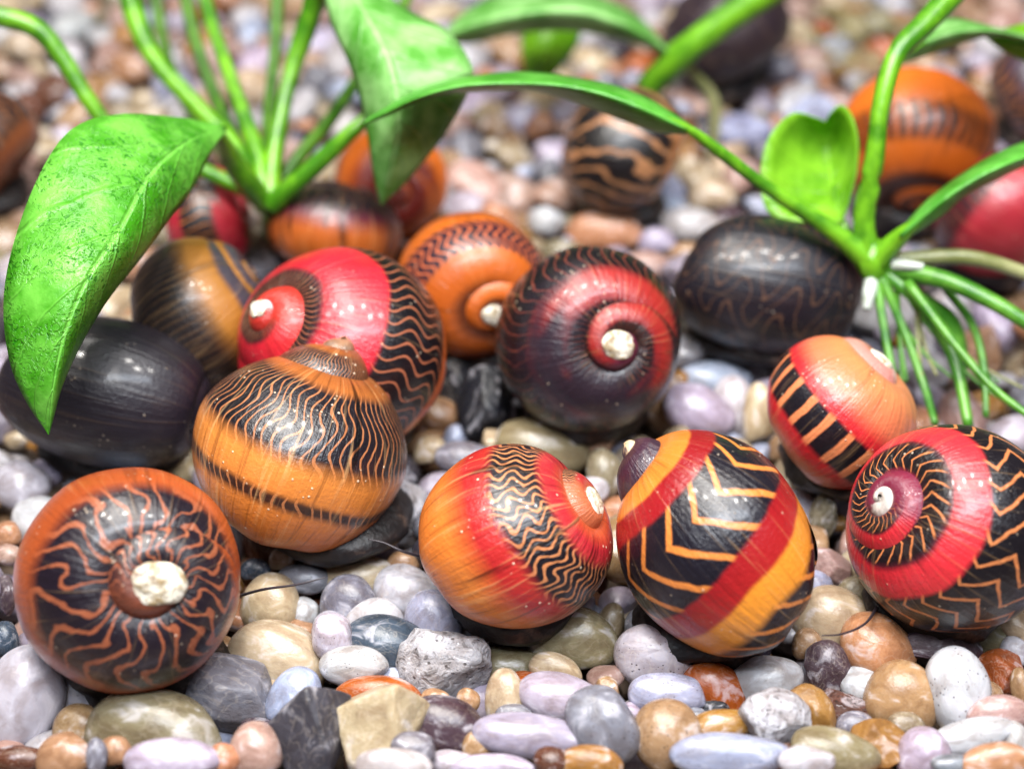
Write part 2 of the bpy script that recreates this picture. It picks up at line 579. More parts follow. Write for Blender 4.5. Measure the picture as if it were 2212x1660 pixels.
mH = shell_material('shell_crimson_wave', [(0, (170, 34, 28)), (0.08, (176, 36, 30)), (0.11, (60, 20, 30)), (0.17, (60, 20, 30)), (0.2, (190, 28, 44)), (0.34, (196, 30, 46)), (0.4, (100, 40, 30)), (0.57, (206, 96, 34)), (1, (196, 90, 34))],
                    [(0.075, 0.0), (0.10, 0.9), (0.155, 0.9), (0.185, 0.0), (0.33, 0.0), (0.345, 1.0), (0.535, 1.0), (0.55, 0.0)], N=58, K=10, A=0.9, duty=0.18, line=(150, 86, 60), black=(15, 10, 15),
                    wob=0.3, apex=(180, 44, 34), apex_u=0.8, apex_t=1.95, apex_col=(232, 214, 216), lines=0.3, seed=8)
sH, fH, bH = snail('crimson snail with black wavy lined band, orange rim and white ringed apex', (510, 966, 535, 985), (-0.58, 0.36, 0.70), mH, g=(0.5, -0.8, 0.0), T=1.85, taper=0.3, gz=0.05, nick='crimson snail', worn=1.2)

mI = shell_material('shell_orange_arch', [(0, (90, 46, 26)), (0.10, (100, 48, 26)), (0.16, (190, 92, 30)), (0.6, (212, 108, 30)), (1, (206, 104, 32))],
                    [(0.275, 0.0), (0.29, 1.0), (0.405, 1.0), (0.42, 0.0)], N=46, K=12, A=0.9, duty=0.34, line=(176, 88, 54), black=(38, 20, 34),
                    wob=0.25, apex=(100, 54, 32), apex_u=1.0, apex_col=(176, 140, 70), lines=0.35, seed=9)
sI, fI, bI = snail('orange snail with an arched band of purple black waves, behind the crimson snail', (872, 1166, 440, 790), (0.22, -0.50, 0.80), mI, g=(-0.4, 0.9, 0), gz=0.1, nick='orange arch banded snail', worn=1.6)

mJ = shell_material('shell_black_faint_zigzag', [(0, (36, 28, 36)), (1, (30, 24, 30))], [(0, 1.0), (1, 1.0)], N=13, K=9, A=1.5, duty=0.12, line=(78, 54, 42), black=(22, 18, 27),
                    wob=0.35, lines=0.15, seed=10, irregular=0.08, gloss=0.30, chaos=0.8)
sJ, fJ, bJ = snail('black snail with faint brown zigzag lines under the rooted plant', (1446, 1872, 466, 765), (0.95, -0.2, 0.05), mJ, g=(-0.3, 0.2, 0.9), b=2.35, T=2.5, gz=0.1, nick='black faintly zigzagged snail')

mK = shell_material('shell_plain_black', [(0, (34, 28, 38)), (1, (26, 21, 28))], [(0, 0.0), (1, 0.0)], lines=0.12, seed=11, gloss=0.34, specks=0.3)
sK, fK, bK = snail('plain black snail half hidden under the big hanging leaf', (-30, 470, 690, 1005), (0.92, -0.25, -0.02), mK, g=(-0.2, 0.2, 0.9), b=2.35, T=2.5, gz=0.0, nick='plain black snail')

mL = shell_material('shell_olive_black', [(0, (52, 46, 56)), (0.22, (64, 58, 68)), (0.25, (150, 98, 34)), (0.33, (160, 106, 40)), (0.40, (96, 64, 34)), (1, (50, 36, 28))],
                    [(0.32, 0.0), (0.40, 0.95), (1, 1.0)], N=64, K=3, A=0.5, duty=0.26, line=(66, 48, 34), black=(26, 20, 22), wob=0.3, lines=0.5, seed=12, gloss=0.32)
sL, fL, bL = snail('olive yellow snail with a black ribbed band, wedged behind the crimson snail', (268, 610, 525, 850), (0.72, 0.45, 0.05), mL, g=(0, -0.5, 0.8), gz=0.05, nick='olive yellow snail')

# back rows ------------------------------------------------------------
mM = shell_material('shell_amber_purple', [(0, (30, 22, 22)), (0.26, (36, 22, 26)), (0.36, (90, 34, 48)), (0.44, (176, 88, 32)), (1, (150, 70, 28))], [(0.20, 0.95), (0.31, 0.95), (0.36, 0)],
                    N=40, duty=0.02, lines=0.8, seed=13)
sM, fM, bM = snail('amber snail with a dark purple crown, below the stems behind the crimson snail', (572, 872, 392, 600), (0.1, 0.95, 0.1), mM, g=(0, -0.2, 0.9), b=1.2, T=1.3, gz=0.15, nick='amber and purple snail')
mN = shell_material('shell_plain_orange', [(0, (110, 30, 30)), (0.2, (130, 40, 30)), (0.3, (222, 110, 30)), (0.7, (226, 120, 34)), (1, (90, 34, 24))], [(0.74, 0.0), (0.8, 0.9)],
                    N=40, duty=0.15, lines=0.3, seed=14)
sN, fN, bN = snail('bright orange snail peeping out behind the pointed hanging leaf', (690, 1000, 296, 490), (0.1, -0.25, 0.85), mN, g=(-0.2, 0.9, 0), gz=0.05, nick='bright orange snail')
mO = shell_material('shell_wine_red', [(0, (150, 30, 44)), (0.4, (170, 36, 52)), (1, (120, 24, 34))], [(0.30, 0.0), (0.33, 1.0), (0.5, 1.0), (0.53, 0.0)],
                    N=30, duty=0.1, lines=0.2, seed=15)
sO, fO, bO = snail('wine red snail with a black band, behind the olive yellow snail', (338, 560, 372, 580), (0.9, 0.2, 0.1), mO, gz=0.05, nick='wine red snail')
mP = shell_material('shell_tan_black', [(0, (150, 104, 66)), (1, (166, 108, 60))], [(0.1, 1.0), (0.62, 1.0), (0.66, 0.0), (0.86, 0.0), (0.9, 1.0)],
                    N=17, K=2.5, A=0.9, duty=0.30, line=(150, 104, 70), black=(20, 16, 18), wob=0.5, irregular=0.3, lines=0.2, seed=16, chaos=1.0)
sP, fP, bP = snail('tan snail with thick black wavy stripes, alone under the arching leaf', (1190, 1506, 205, 448), (-0.85, 0.15, -0.05), mP, g=(0.3, 0.2, 0.9), b=1.6, T=1.7, gz=0.05, nick='tan striped snail')
mQ = shell_material('shell_blackish_purple', [(0, (40, 26, 34)), (1, (34, 22, 28))], [(0, 0.0), (1, 0.0)], lines=0.3, seed=17, gloss=0.4)
sQ, fQ, bQ = snail('blackish purple snail behind the thick green stem', (1424, 1716, -60, 190), (-0.6, 0.5, 0.1), mQ, g=(0.3, 0.2, 0.9), gz=0.0, nick='blackish purple snail')
mR = shell_material('shell_orange_brown_ticks', [(0, (40, 18, 10)), (0.17, (70, 30, 12)), (0.21, (180, 84, 22)), (0.42, (200, 100, 26)), (1, (214, 112, 28))], [(0.30, 0.0), (0.33, 0.9), (0.42, 0.9), (0.46, 0.0)],
                    N=44, K=4, A=0.6, duty=0.4, line=(150, 70, 22), black=(52, 24, 12), lines=0.3, seed=18)
sR, fR, bR = snail('large orange snail with a brown ticked band, behind the upright petiole', (1812, 2148, 136, 480), (-0.1, -0.86, 0.30), mR, g=(0.3, 0.3, 0.9), gz=0.05, nick='orange ticked snail')
mS = shell_material('shell_dusky_red', [(0, (120, 24, 36)), (0.4, (170, 44, 56)), (1, (150, 34, 46))], [(0.50, 0.0), (0.54, 0.9), (0.62, 0.9), (0.68, 0.2)],
                    N=40, duty=0.2, line=(90, 34, 34), lines=0.3, seed=19)
sS, fS, bS = snail('dusky red snail under the strap leaf beside the rooted plant', (1990, 2330, 340, 580), (0.6, -0.4, 0.1), mS, g=(-0.3, 0.2, 0.9), gz=0.05, nick='dusky red snail')
mT = shell_material('shell_chestnut', [(0, (60, 34, 24)), (0.5, (130, 70, 36)), (1, (110, 60, 34))], [(0.4, 0.0), (0.44, 1.0), (0.6, 1.0), (0.64, 0.0)],
                    N=30, duty=0.1, lines=0.3, seed=20)
sT, fT, bT = snail('chestnut and black snail beside the big mottled leaf', (-190, 102, 200, 440), (-0.8, 0.3, 0.0), mT, g=(0.2, 0.2, 0.9), gz=0.05, nick='chestnut snail')
mU = shell_material('shell_slate_purple', [(0, (70, 54, 72)), (1, (50, 40, 50))], [(0.4, 0.0), (0.5, 0.7), (0.6, 0.7)], N=24, duty=0.2, lines=0.5, seed=21)
sU, fU, bU = snail('slate purple snail behind the orange ticked snail', (2120, 2360, 100, 300), (0.5, 0.4, 0.4), mU, gz=0.05, nick='slate purple snail')


# ---------------------------------------------------------------- tentacles
def strand(name, pts, mat, parent=None, base=None, n=24, m=6):
    """pts: (pixel x, pixel y, depth cm, radius in pixels)."""
    Q = np.array([np.append(px(x, y, d), r * d / F) for x, y, d, r in pts])
    V, f = tube(Q, n, m)
    if base is None:
        base = Q[0, :3]
    o = obj(name, mesh(name, V - base, f), mat, parent)
    if parent is None:
        o.location = (base * S).tolist()
    return o


tm = Mat('tentacle')
tm.set(Base_Color=lin((48, 40, 46)), Roughness=0.35)
strand('tentacle', [(520, 1285, 13.3, 4), (570, 1272, 13.0, 3.2), (640, 1262, 12.9, 2.4), (705, 1246, 12.9, 1.2)], tm.m, fA, bA)
strand('tentacle', [(905, 1200, 13.6, 4), (870, 1190, 13.5, 3), (830, 1172, 13.5, 2.2), (795, 1164, 13.5, 1.2)], tm.m, fC, bC)
strand('tentacle', [(1900, 1300, 13.4, 4), (1870, 1345, 12.75, 3), (1820, 1368, 12.5, 2.4), (1775, 1372, 12.4, 1.2)], tm.m, fE, bE)

# ---------------------------------------------------------------- pebbles
COL = {
    'white': (212, 208, 214), 'bluish white': (190, 198, 226), 'lavender': (196, 184, 206), 'cream': (214, 192, 158),
    'tan': (190, 150, 112), 'peach': (212, 150, 112), 'orange': (196, 98, 36), 'ochre': (186, 132, 66),
    'brown': (112, 66, 46), 'grey': (140, 140, 152), 'dark grey': (80, 76, 88), 'blue grey': (78, 92, 110),
    'olive grey': (158, 146, 114), 'purple brown': (92, 70, 80), 'black': (26, 28, 40), 'pinkish': (202, 164, 152)}
CODE = {'W': 'white', 'B': 'bluish white', 'L': 'lavender', 'C': 'cream', 'T': 'tan', 'P': 'peach', 'O': 'orange', 'Y': 'ochre',
        'N': 'brown', 'G': 'grey', 'D': 'dark grey', 'U': 'blue grey', 'V': 'olive grey', 'M': 'purple brown', 'K': 'black', 'I': 'pinkish'}
SHAPE_WORD = {'s': 'smooth', 'p': 'speckled', 'a': 'angular', 'r': 'rough'}


def pebble_material(name, kind, attribute=False):
    m = Mat(name)
    if attribute:
        at = m.new('ShaderNodeAttribute')
        at.attribute_name = 'tint'
        base, rnd = at.outputs['Color'], E(m.nt, at.outputs['Alpha'])
        co = m.coord('Object')
        k = 0.45
    else:
        oi = m.new('ShaderNodeObjectInfo')
        base, rnd = oi.outputs['Color'], E(m.nt, oi.outputs['Random'])
        ad = m.new('ShaderNodeVectorMath')
        m.nt.links.new(m.coord('Object'), ad.inputs[0])
        m.nt.links.new(m.vec(rnd * 3.0, rnd * 7.0, rnd * 5.0), ad.inputs[1])
        co = ad.outputs[0]
        k = 0.16
    big = m.noise(co, 900 * k, 3.0, 0.55, distortion=0.6)
    mid = m.noise(co, 2600 * k, 4.0, 0.6)
    fine = m.noise(co, 9000 * k, 3.0, 0.6)
    c = m.mix(big.step(0.42, 0.68) * 0.45, base, lin((150, 118, 92)), 'MULTIPLY')
    c = m.mix(big.step(0.30, 0.46).inv() * 0.35, c, lin((236, 232, 240)))
    c = m.mix(mid.step(0.55, 0.72) * 0.16, c, lin((110, 88, 76)), 'MULTIPLY')
    # a stray vein
    vein = (m.noise(co, 1100 * k, 2.0, 0.5, distortion=1.2) - 0.5).abs().step(0.008, 0.03).inv()
    c = m.mix(vein * 0.13 * rnd, c, lin((230, 214, 196)))
    h = mid * 0.5 + fine * 0.25
    rough, spec = 0.26, 0.5
    if kind in 'pr':
        sp = m.voronoi(co, 5200 * k if kind == 'p' else 3400 * k).step(0.14, 0.26).inv()
        pm = m.noise(co, 1700 * k, 1.0).step(0.46, 0.60)
        c = m.mix(sp * pm * 0.9, c, lin((46, 34, 30)))
        h = h - sp * pm * (0.5 if kind == 'p' else 0.9)
    if kind == 'r':
        lay = m.noise(co, 1500 * k, 4.0, 0.7, distortion=2.0)
        c = m.mix(lay.step(0.52, 0.62) * 0.6, c, lin((88, 72, 62)), 'MULTIPLY')
        c = m.mix(lay.step(0.30, 0.42).inv() * 0.7, c, lin((244, 242, 246)))
        h = h + lay * 1.6
        rough = 0.5
    if kind == 'a':
        rough = 0.42
    m.bump(h, 0.22 if kind in 'sp' else 0.55, 0.0005)
    m.set(Base_Color=c, Roughness=(mid * 0.2) + (rough - 0.1), Specular_IOR_Level=spec)
    if not attribute:
        m.set(Subsurface_Weight=0.22, Subsurface_Radius=(1.0, 0.7, 0.5), Subsurface_Scale=0.0012)
    return m.m


PM = {k: pebble_material('pebble_' + n, k) for k, n in (('s', 'smooth'), ('p', 'speckled'), ('a', 'angular'), ('r', 'rough'))}


def stone(V, kind, seed):
    r = np.random.default_rng(seed)
    if kind in 'sp':
        p = r.uniform(0.82, 1.08)
        Q = np.sign(V) * np.abs(V) ** p
        Q = Q * (1 + 0.10 * wave_noise(V, seed, 1.7, 2))[:, None]
        Q[:, 0] += 0.12 * r.normal() * (Q[:, 1] ** 2)
        Q[:, 1] += 0.15 * r.normal() * (Q[:, 0] ** 2)
        ncut, lo, hi = 3, 0.78, 0.95
    else:
        Q = V * (1.12 + 0.10 * wave_noise(V, seed, 2.0, 2))[:, None]
        ncut, lo, hi = (9, 0.58, 0.84) if kind == 'a' else (6, 0.7, 0.9)
    for _ in range(ncut):
        n = r.normal(size=3)
        n /= np.linalg.norm(n)
        d = r.uniform(lo, hi)
        ex = Q @ n - d
        soft = 0.10 if kind in 'sp' else 0.03
        cut = np.where(ex > -soft, (ex + soft) ** 2 / (ex + 3 * soft + 1e-6) * 1.0, 0)
        Q = Q - np.maximum(cut, 0)[:, None] * n * 0.95
    if kind == 'r':
        Q = Q * (1 + 0.06 * wave_noise(V, seed + 5, 7.0, 3))[:, None]
    if kind == 'a':
        Q = Q * (1 + 0.02 * wave_noise(V, seed + 5, 9.0, 3))[:, None]
    c = (Q.max(0) + Q.min(0)) / 2
    return (Q - c) / ((Q.max(0) - Q.min(0)) / 2)


ICO4, ICO4F = icosphere(5)
VAR = {}
for kind, cnt in (('s', 10), ('p', 4), ('a', 6), ('r', 4)):
    VAR[kind] = []
    for i in range(cnt):
        me = mesh('pebble', stone(ICO4, kind, 100 + ord(kind) * 7 + i * 31), ICO4F)
        me.materials.append(PM[kind])
        VAR[kind].append(me)

# rows read off the photograph: x, y, width, height, turn, colour, shape - in pixels of three enlargements
Z1 = """110 290 230 220 -5 Ws;40 520 110 110 0 Ps;40 620 120 90 0 Is;640 170 420 190 0 Cs;900 180 140 170 0 Cs;20 1030 130 150 0 Us;
110 1330 330 460 -20 Ws;380 1450 210 180 0 Ts;100 1610 240 110 0 Ns;310 1600 240 200 20 Ts;470 1600 90 160 0 Gs;760 1470 575 330 -12 Vs;840 1625 410 200 0 Lp;
1090 1310 520 340 -15 Ga;1060 1090 170 150 0 Ts;1350 1110 430 280 -15 Cs;1440 1000 180 120 0 Ts;1440 1310 230 250 -20 Bs;1480 1480 330 420 -10 Da;
1240 1560 220 220 0 Is;1090 1610 140 130 0 Ps;1320 850 250 240 -10 Cs;1480 740 230 130 0 Gs;1370 640 110 95 0 Cs;1580 610 160 150 0 Na;1240 690 130 90 0 Us;
1480 900 120 130 0 Ws;1600 980 150 150 0 Ws;30 820 90 170 0 Ma;560 1570 150 120 0 Ts;700 1230 240 120 0 Gs"""
Z2 = """70 620 170 150 10 Na;240 575 240 230 0 Ls;380 420 270 290 0 Wr;180 735 320 190 10 Cs;140 845 240 220 0 Gs;420 810 280 240 -10 Ws;400 660 140 100 0 Ts;
60 1020 170 200 0 Wp;260 930 250 170 10 Ws;330 1065 370 260 -5 Us;545 930 240 240 10 Bs;720 960 190 130 0 Ws;820 1060 140 200 -20 Mr;165 1160 290 170 0 Wp;
360 1220 120 90 0 Bs;600 1180 400 340 -5 Wr;280 1295 370 150 0 Os;270 1450 350 430 -30 Ca;600 1455 380 250 -10 Ms;450 1560 190 140 0 Gp;360 1640 320 140 0 Wp;
640 1625 190 100 0 Ws;840 1645 350 100 0 Ls;920 1170 320 180 0 Vs;900 1300 170 220 0 Cs;1010 1285 250 170 0 Os;1150 1170 230 120 -20 Cs;1180 1320 380 210 -10 Ls;
940 1390 160 80 0 Gs;1020 1500 480 190 -3 Ls;760 1540 120 110 0 Ts;1370 1455 280 350 25 Gp;1310 1625 280 140 0 Ys;1130 1620 160 120 0 Ns;1230 1030 380 270 0 Vs;
1395 1280 100 120 0 Tp;1560 950 140 120 0 Gs;1080 110 400 250 -10 Vs;1340 80 160 130 0 Tr;700 150 250 140 0 Gs;540 110 150 120 0 Cs;1380 230 150 220 0 Vs;
1410 950 120 170 -20 Vs;720 1330 100 110 0 Ts;1500 1400 120 110 0 Ls;560 1320 120 90 0 Ts"""
Z3 = """70 1120 340 270 -5 Wp;130 1295 320 170 0 Bp;370 1275 300 220 -30 Os;620 1230 300 210 10 Ws;800 1210 120 150 0 Ws;910 1190 200 270 0 Ma;950 930 350 260 -20 Cs;
860 770 130 130 0 Bs;930 695 240 150 -35 Ia;1055 690 150 160 0 Cs;1060 800 180 130 0 Vs;1155 1075 330 280 -20 Ps;1340 940 240 160 0 Ws;1150 890 110 100 0 Us;
1620 1005 330 220 -10 Vp;1460 1060 360 180 -5 Ma;1815 1090 130 130 0 Ws;1085 1255 200 160 0 Ws;1280 1300 310 280 -15 Ts;1545 1285 270 380 10 Wp;1750 1215 240 230 -20 Oa;
1850 1260 90 160 0 Ts;650 1415 300 260 -10 Wr;830 1405 200 280 15 Ya;350 1380 160 90 0 Ka;400 1450 280 140 10 Ys;270 1420 140 100 0 Gs;130 1495 290 300 -10 Tp;
435 1595 500 190 0 Bp;1000 1400 310 190 -15 Nr;1050 1455 180 130 0 Gs;950 1580 380 200 -10 Vs;810 1625 240 130 0 Wp;1150 1550 280 240 15 Ya;1385 1580 230 210 -10 Ls;
1620 1500 370 150 12 Wp;1740 1390 270 150 10 Is;1825 1520 110 160 0 Ws;1725 1620 310 150 10 Ps;1540 1640 220 90 0 Gs;1290 1440 160 100 0 Vs;720 1590 110 100 0 Na;
815 1050 130 130 0 Ts;890 430 120 210 -10 Vr;1180 1000 90 90 0 Ws;1700 1300 110 120 0 Ts;560 1400 90 110 0 Ns;1230 1130 110 90 0 Ts"""
ZO = """1045 880 105 160 0 Ka;985 850 80 130 10 Ka;1070 820 80 80 0 Ka;1510 890 140 100 -20 Ls;1585 880 90 120 0 Ws;1545 820 135 70 0 Bs;1305 500 146 80 0 Ps;
1490 485 110 70 0 Ws;1420 520 70 50 0 Ls;450 920 85 90 0 Gs;1640 890 60 110 0 Cs;1400 575 90 60 0 Is;1540 420 90 60 0 Cs;1180 480 70 60 0 Ws;1130 560 60 50 0 Gs;1215 545 80 50 0 Vs;980 780 60 50 0 Ws"""
HAND = []
for txt, ox, oy, k in ((Z1, 0, 921.6, 0.445), (Z2, 691.2, 921.6, 0.445), (Z3, 1382.4, 921.6, 0.445), (ZO, 0, 0, 1.0)):
    for row in txt.replace('\n', '').split(';'):
        a = row.split()
        x, y, w, h, rot = [float(q) for q in a[:5]]
        HAND.append([ox + x * k, oy + y * k, w * k * 1.18, h * k * 1.18, rot, a[5][0], a[5][1]])

# keep the place in the picture, settle the distance: neighbours are pushed apart along their lines of sight
hz = []
for h in HAND:
    p = on_ground(h[0], h[1], 0.0)
    hz.append(depth_of(p))
hz = np.array(hz)
hx = np.array([(h[0], h[1]) for h in HAND])
hr = np.array([(h[2], h[3]) for h in HAND])
z0 = hz.copy()
for it in range(60):
    P = np.array([px(x, y, d) for (x, y), d in zip(hx, hz)])
    R_ = hr.mean(1) / 2 * hz / F * 0.86
    mv = np.zeros(len(hz))
    for i in range(len(hz)):
        dd = np.linalg.norm(P - P[i], axis=1)
        ov = R_ + R_[i] - dd
        ov[i] = -1
        for j in np.nonzero(ov > 0)[0]:
            nearer = (hx[i, 1] + 0.25 * hr[i, 1]) > (hx[j, 1] + 0.25 * hr[j, 1])
            mv[i] += (-1 if nearer else 1) * ov[j] * 0.12
    hz = np.clip(hz + mv, z0 - 0.42, z0 + 0.42)


def add_pebble(p, axes, R, colour, shape, var, label=None, group=None):
    o = bpy.data.objects.new('pebble', VAR[shape][var % len(VAR[shape])])
    col.objects.link(o)
    M = Matrix.Identity(4)
    for i in range(3):
        for j in range(3):
            M[i][j] = float(R[i][j] * axes[j])
        M[i][3] = float(p[i]) * S
    o.matrix_world = M
    c = [q * 0.64 for q in lin(COL[colour])]
    jit = [random.uniform(0.85, 1.12) for _ in range(3)]
    avg = sum(jit) / 3
    o.color = (c[0] * (0.6 * avg + 0.4 * jit[0]), c[1] * (0.6 * avg + 0.4 * jit[1]), c[2] * (0.6 * avg + 0.4 * jit[2]), 1)
    al = sorted(axes)
    size = 'big' if al[1] > 0.33 else 'small' if al[1] < 0.2 else ''
    form = 'long' if al[2] > 1.5 * al[1] else 'oval' if al[2] > 1.22 * al[1] else 'round'
    dist = [math.hypot(p[0] - C[0], p[1] - C[1]) - r_ for C, r_ in SNAILS]
    k = int(np.argmin(dist))
    order = np.argsort(dist)
    o['other'] = NICK[int(order[1])]
    where = ('beside the ' if dist[k] < 0.6 else 'near the ') + NICK[k]
    words = ' '.join(w for w in (size, form, SHAPE_WORD[shape], colour) if w)
    tag(o, label or ('%s pebble %s' % (words, where)), 'pebble', 'pebbles of the gravel bed')
    return o


PLACED = []
for i, (h, d) in enumerate(zip(HAND, hz)):
    p = px(h[0], h[1], d)
    ax = h[2] / 2 * d / F
    ay = h[3] / 2 * d / F
    az = min(ax, ay) * 0.85
    c, s_ = math.cos(math.radians(h[4])), math.sin(math.radians(h[4]))
    R = np.stack([RIGHT * c + UP * s_, UP * c - RIGHT * s_, -FWD], 1)
    q = (h[2] / 2, h[3] / 2)
    add_pebble(p, (ax, ay, az), R, CODE[h[5]], h[6], i * 5 + 3)
    PLACED.append((p[0], p[1], (ax + az) / 2 * 0.9))

# the rest of the bed
FILL = []
cells = {}


def near(x, y, r, k):
    gx, gy = int(x // 1.0), int(y // 1.0)
    for a in (-1, 0, 1):
        for b in (-1, 0, 1):
            for (qx, qy, qr) in cells.get((gx + a, gy + b), ()):
                if (qx - x) ** 2 + (qy - y) ** 2 < (k * (qr + r)) ** 2:
                    return True
    return False


def put(x, y, r):
    cells.setdefault((int(x // 1.0), int(y // 1.0)), []).append((x, y, r))


for q in PLACED:
    put(*q)
names = list(COL)
PAL = ['white'] * 8 + ['bluish white'] * 4 + ['lavender'] * 6 + ['cream'] * 6 + ['tan'] * 5 + ['peach'] * 3 + ['orange'] + ['ochre'] * 2 + \
      ['brown'] + ['grey'] * 3 + ['dark grey'] + ['olive grey'] * 3 + ['purple brown'] + ['pinkish'] * 5


def in_bed(x, y):
    return 5.6 < y < 27.5 and abs(x) < 1.6 + (y + 4.0) * 0.42


for r0, tries in ((0.34, 1400), (0.29, 2600), (0.24, 5000), (0.19, 9000), (0.14, 12000)):
    for _ in range(tries):
        x, y = random.uniform(-15, 15), random.uniform(5.6, 27.5)
        if not in_bed(x, y):
            continue
        r = r0 * random.uniform(0.9, 1.12)
        if near(x, y, r, 0.86):
            continue
        put(x, y, r)
        zz = random.gauss(-0.13, 0.06)
        for (C, sr) in SNAILS:
            dd = math.hypot(x - C[0], y - C[1])
            if dd < sr * 0.95:
                zz = min(zz, -0.18 - 0.12 * (1 - dd / sr))
        FILL.append((x, y, zz, r))
LOW = []
for _ in range(1500):
    x, y = random.uniform(-15, 15), random.uniform(5.6, 27.5)
    if in_bed(x, y):
        LOW.append((x, y, random.uniform(-0.55, -0.36), random.uniform(0.24, 0.34)))


def rand_rot():
    yaw, a, b = random.uniform(0, 6.28), random.gauss(0, 0.35), random.gauss(0, 0.35)
    return np.array((Matrix.Rotation(yaw, 3, 'Z') @ Matrix.Rotation(a, 3, 'X') @ Matrix.Rotation(b, 3, 'Y')))


def shown(x, y, z, r):
    q, d = project(np.array([(x, y, z + r * 0.5)]))
    if not (-20 < q[0, 0] < 2232 and -20 < q[0, 1] < 1680):
        return 0.0
    for (C, sr) in SNAILS:                                   # behind or under a shell
        qc, dc = project(np.array([C]))
        if dc[0] < d[0] + sr and math.hypot(q[0, 0] - qc[0, 0], q[0, 1] - qc[0, 1]) < 0.85 * sr * F / dc[0]:
            return 0.0
    return r / d[0]


FILL.sort(key=lambda t: -shown(*t))
n_single = 300 - len(HAND)
for i, (x, y, z, r) in enumerate(FILL[:n_single]):
    sh = random.choices('spar', (11, 2, 2, 1.2))[0]
    add_pebble((x, y, z), (r * random.uniform(1.0, 1.45), r * random.uniform(0.8, 1.0), r * random.uniform(0.6, 0.9)), rand_rot(), random.choice(PAL), sh, i)

# look-alikes by the same snail are told apart by the snail they lie towards
peb = [o for o in col.objects if o.name.startswith('pebble')]
seen = {}
for o in peb:
    seen.setdefault(o['label'], []).append(o)
for lab, os_ in seen.items():
    if len(os_) > 1 and len({o['other'] for o in os_}) > 1:
        for o in os_:
            ext = lab + ' towards the ' + o['other']
            if len(ext.split()) <= 16:
                o['label'] = ext
for o in peb:
    del o['other']

ICO2, ICO2F = icosphere(3)
ICO2F = np.array(ICO2F)
vs = [stone(ICO2, k, 900 + i * 17) for i, k in enumerate('ssssssspparsa')]
AV, AF, AC = [], [], []
off = 0
for (x, y, z, r) in FILL[n_single:] + LOW:
    ax = np.array((r * random.uniform(1.0, 1.45), r * random.uniform(0.8, 1.0), r * random.uniform(0.6, 0.9)))
    Q = (vs[random.randrange(len(vs))] * ax) @ rand_rot().T + np.array((x, y, z))
    AV.append(Q)
    AF.append(ICO2F + off)
    off += len(Q)
    c = np.array(lin(COL[random.choice(PAL)])) * random.uniform(0.44, 0.66)
    c[3] = random.random()
    AC.append(np.tile(c, (len(Q), 1)))
me = mesh('gravel', np.vstack(AV), np.vstack(AF).tolist())
at = me.color_attributes.new('tint', 'FLOAT_COLOR', 'POINT')
at.data.foreach_set('color', np.vstack(AC).astype(np.float32).ravel())
gravel = obj('gravel', me, pebble_material('gravel', 's', True))
tag(gravel, 'bed of small pale mixed pebbles under and between everything', 'gravel', kind='stuff')
print('PEBBLES hand', len(HAND), 'fill', len(FILL), 'stuff', len(FILL) - n_single + len(LOW), 'verts', len(me.vertices))

# ---------------------------------------------------------------- plants
def leaf_material(name, deep, pale, pits=0.0, vein=0.5):
    m = Mat(name)
    a, l = m.uv()
    co = m.coord('Object')
    n = m.noise(co, 220.0, 3.0, 0.55)
    n2 = m.noise(co, 900.0, 3.0, 0.6)
    c = m.mix(n.step(0.35, 0.68), lin(deep), lin(pale))
    c = m.mix(n2.step(0.45, 0.7) * 0.35, c, lin(pale))
    off = (a - 0.5).abs()
    rib = off.step(0.006, 0.030).inv()
    c = m.mix(rib * 0.4, c, lin(tuple(min(255, int(q * 1.12 + 26)) for q in pale)))
    side = ((l * 7.0) - (off * 3.4) + (n - 0.5) * 0.3).tri().step(0.86, 0.98)
    c = m.mix(side * vein * 0.6, c, lin(pale))
    h = (side * 0.5) + n2 * 0.35 - rib * 0.7
    if pits:
        pm = m.noise(co, 150.0, 2.0).step(0.36, 0.58)
        sq = m.noise(co, 1250.0, 2.0, 0.55, distortion=1.6)
        pit = sq.step(0.56, 0.66) * pm
        h = h + sq.step(0.30, 0.45).inv() * pm * 0.8
        c = m.mix(pit * pits, c, lin((34, 120, 10)))
        h = h - pit * 1.0
    m.bump(h, 0.5, 0.0006)
    m.set(Base_Color=c, Roughness=0.34, Specular_IOR_Level=0.5)
    tr = m.new('ShaderNodeBsdfTranslucent')
    m.nt.links.new(c, tr.inputs[0])
    mx = m.new('ShaderNodeMixShader')
    mx.inputs[0].default_value = 0.30
    m.nt.links.new(m.p.outputs[0], mx.inputs[1])
    m.nt.links.new(tr.outputs[0], mx.inputs[2])
    m.nt.links.new(mx.outputs[0], m.nt.nodes['Material Output'].inputs[0])
    return m.m


def stalk_material(name, deep, pale):
    m = Mat(name)
    co = m.coord('Object')
    n = m.noise(co, 260.0, 3.0, 0.6)
    c = m.mix(n.step(0.35, 0.65), lin(deep), lin(pale))
    m.bump(n, 0.3, 0.0004)
    m.set(Base_Color=c, Roughness=0.32, Subsurface_Weight=0.1, Subsurface_Radius=(0.5, 1.0, 0.2), Subsurface_Scale=0.001)
    return m.m


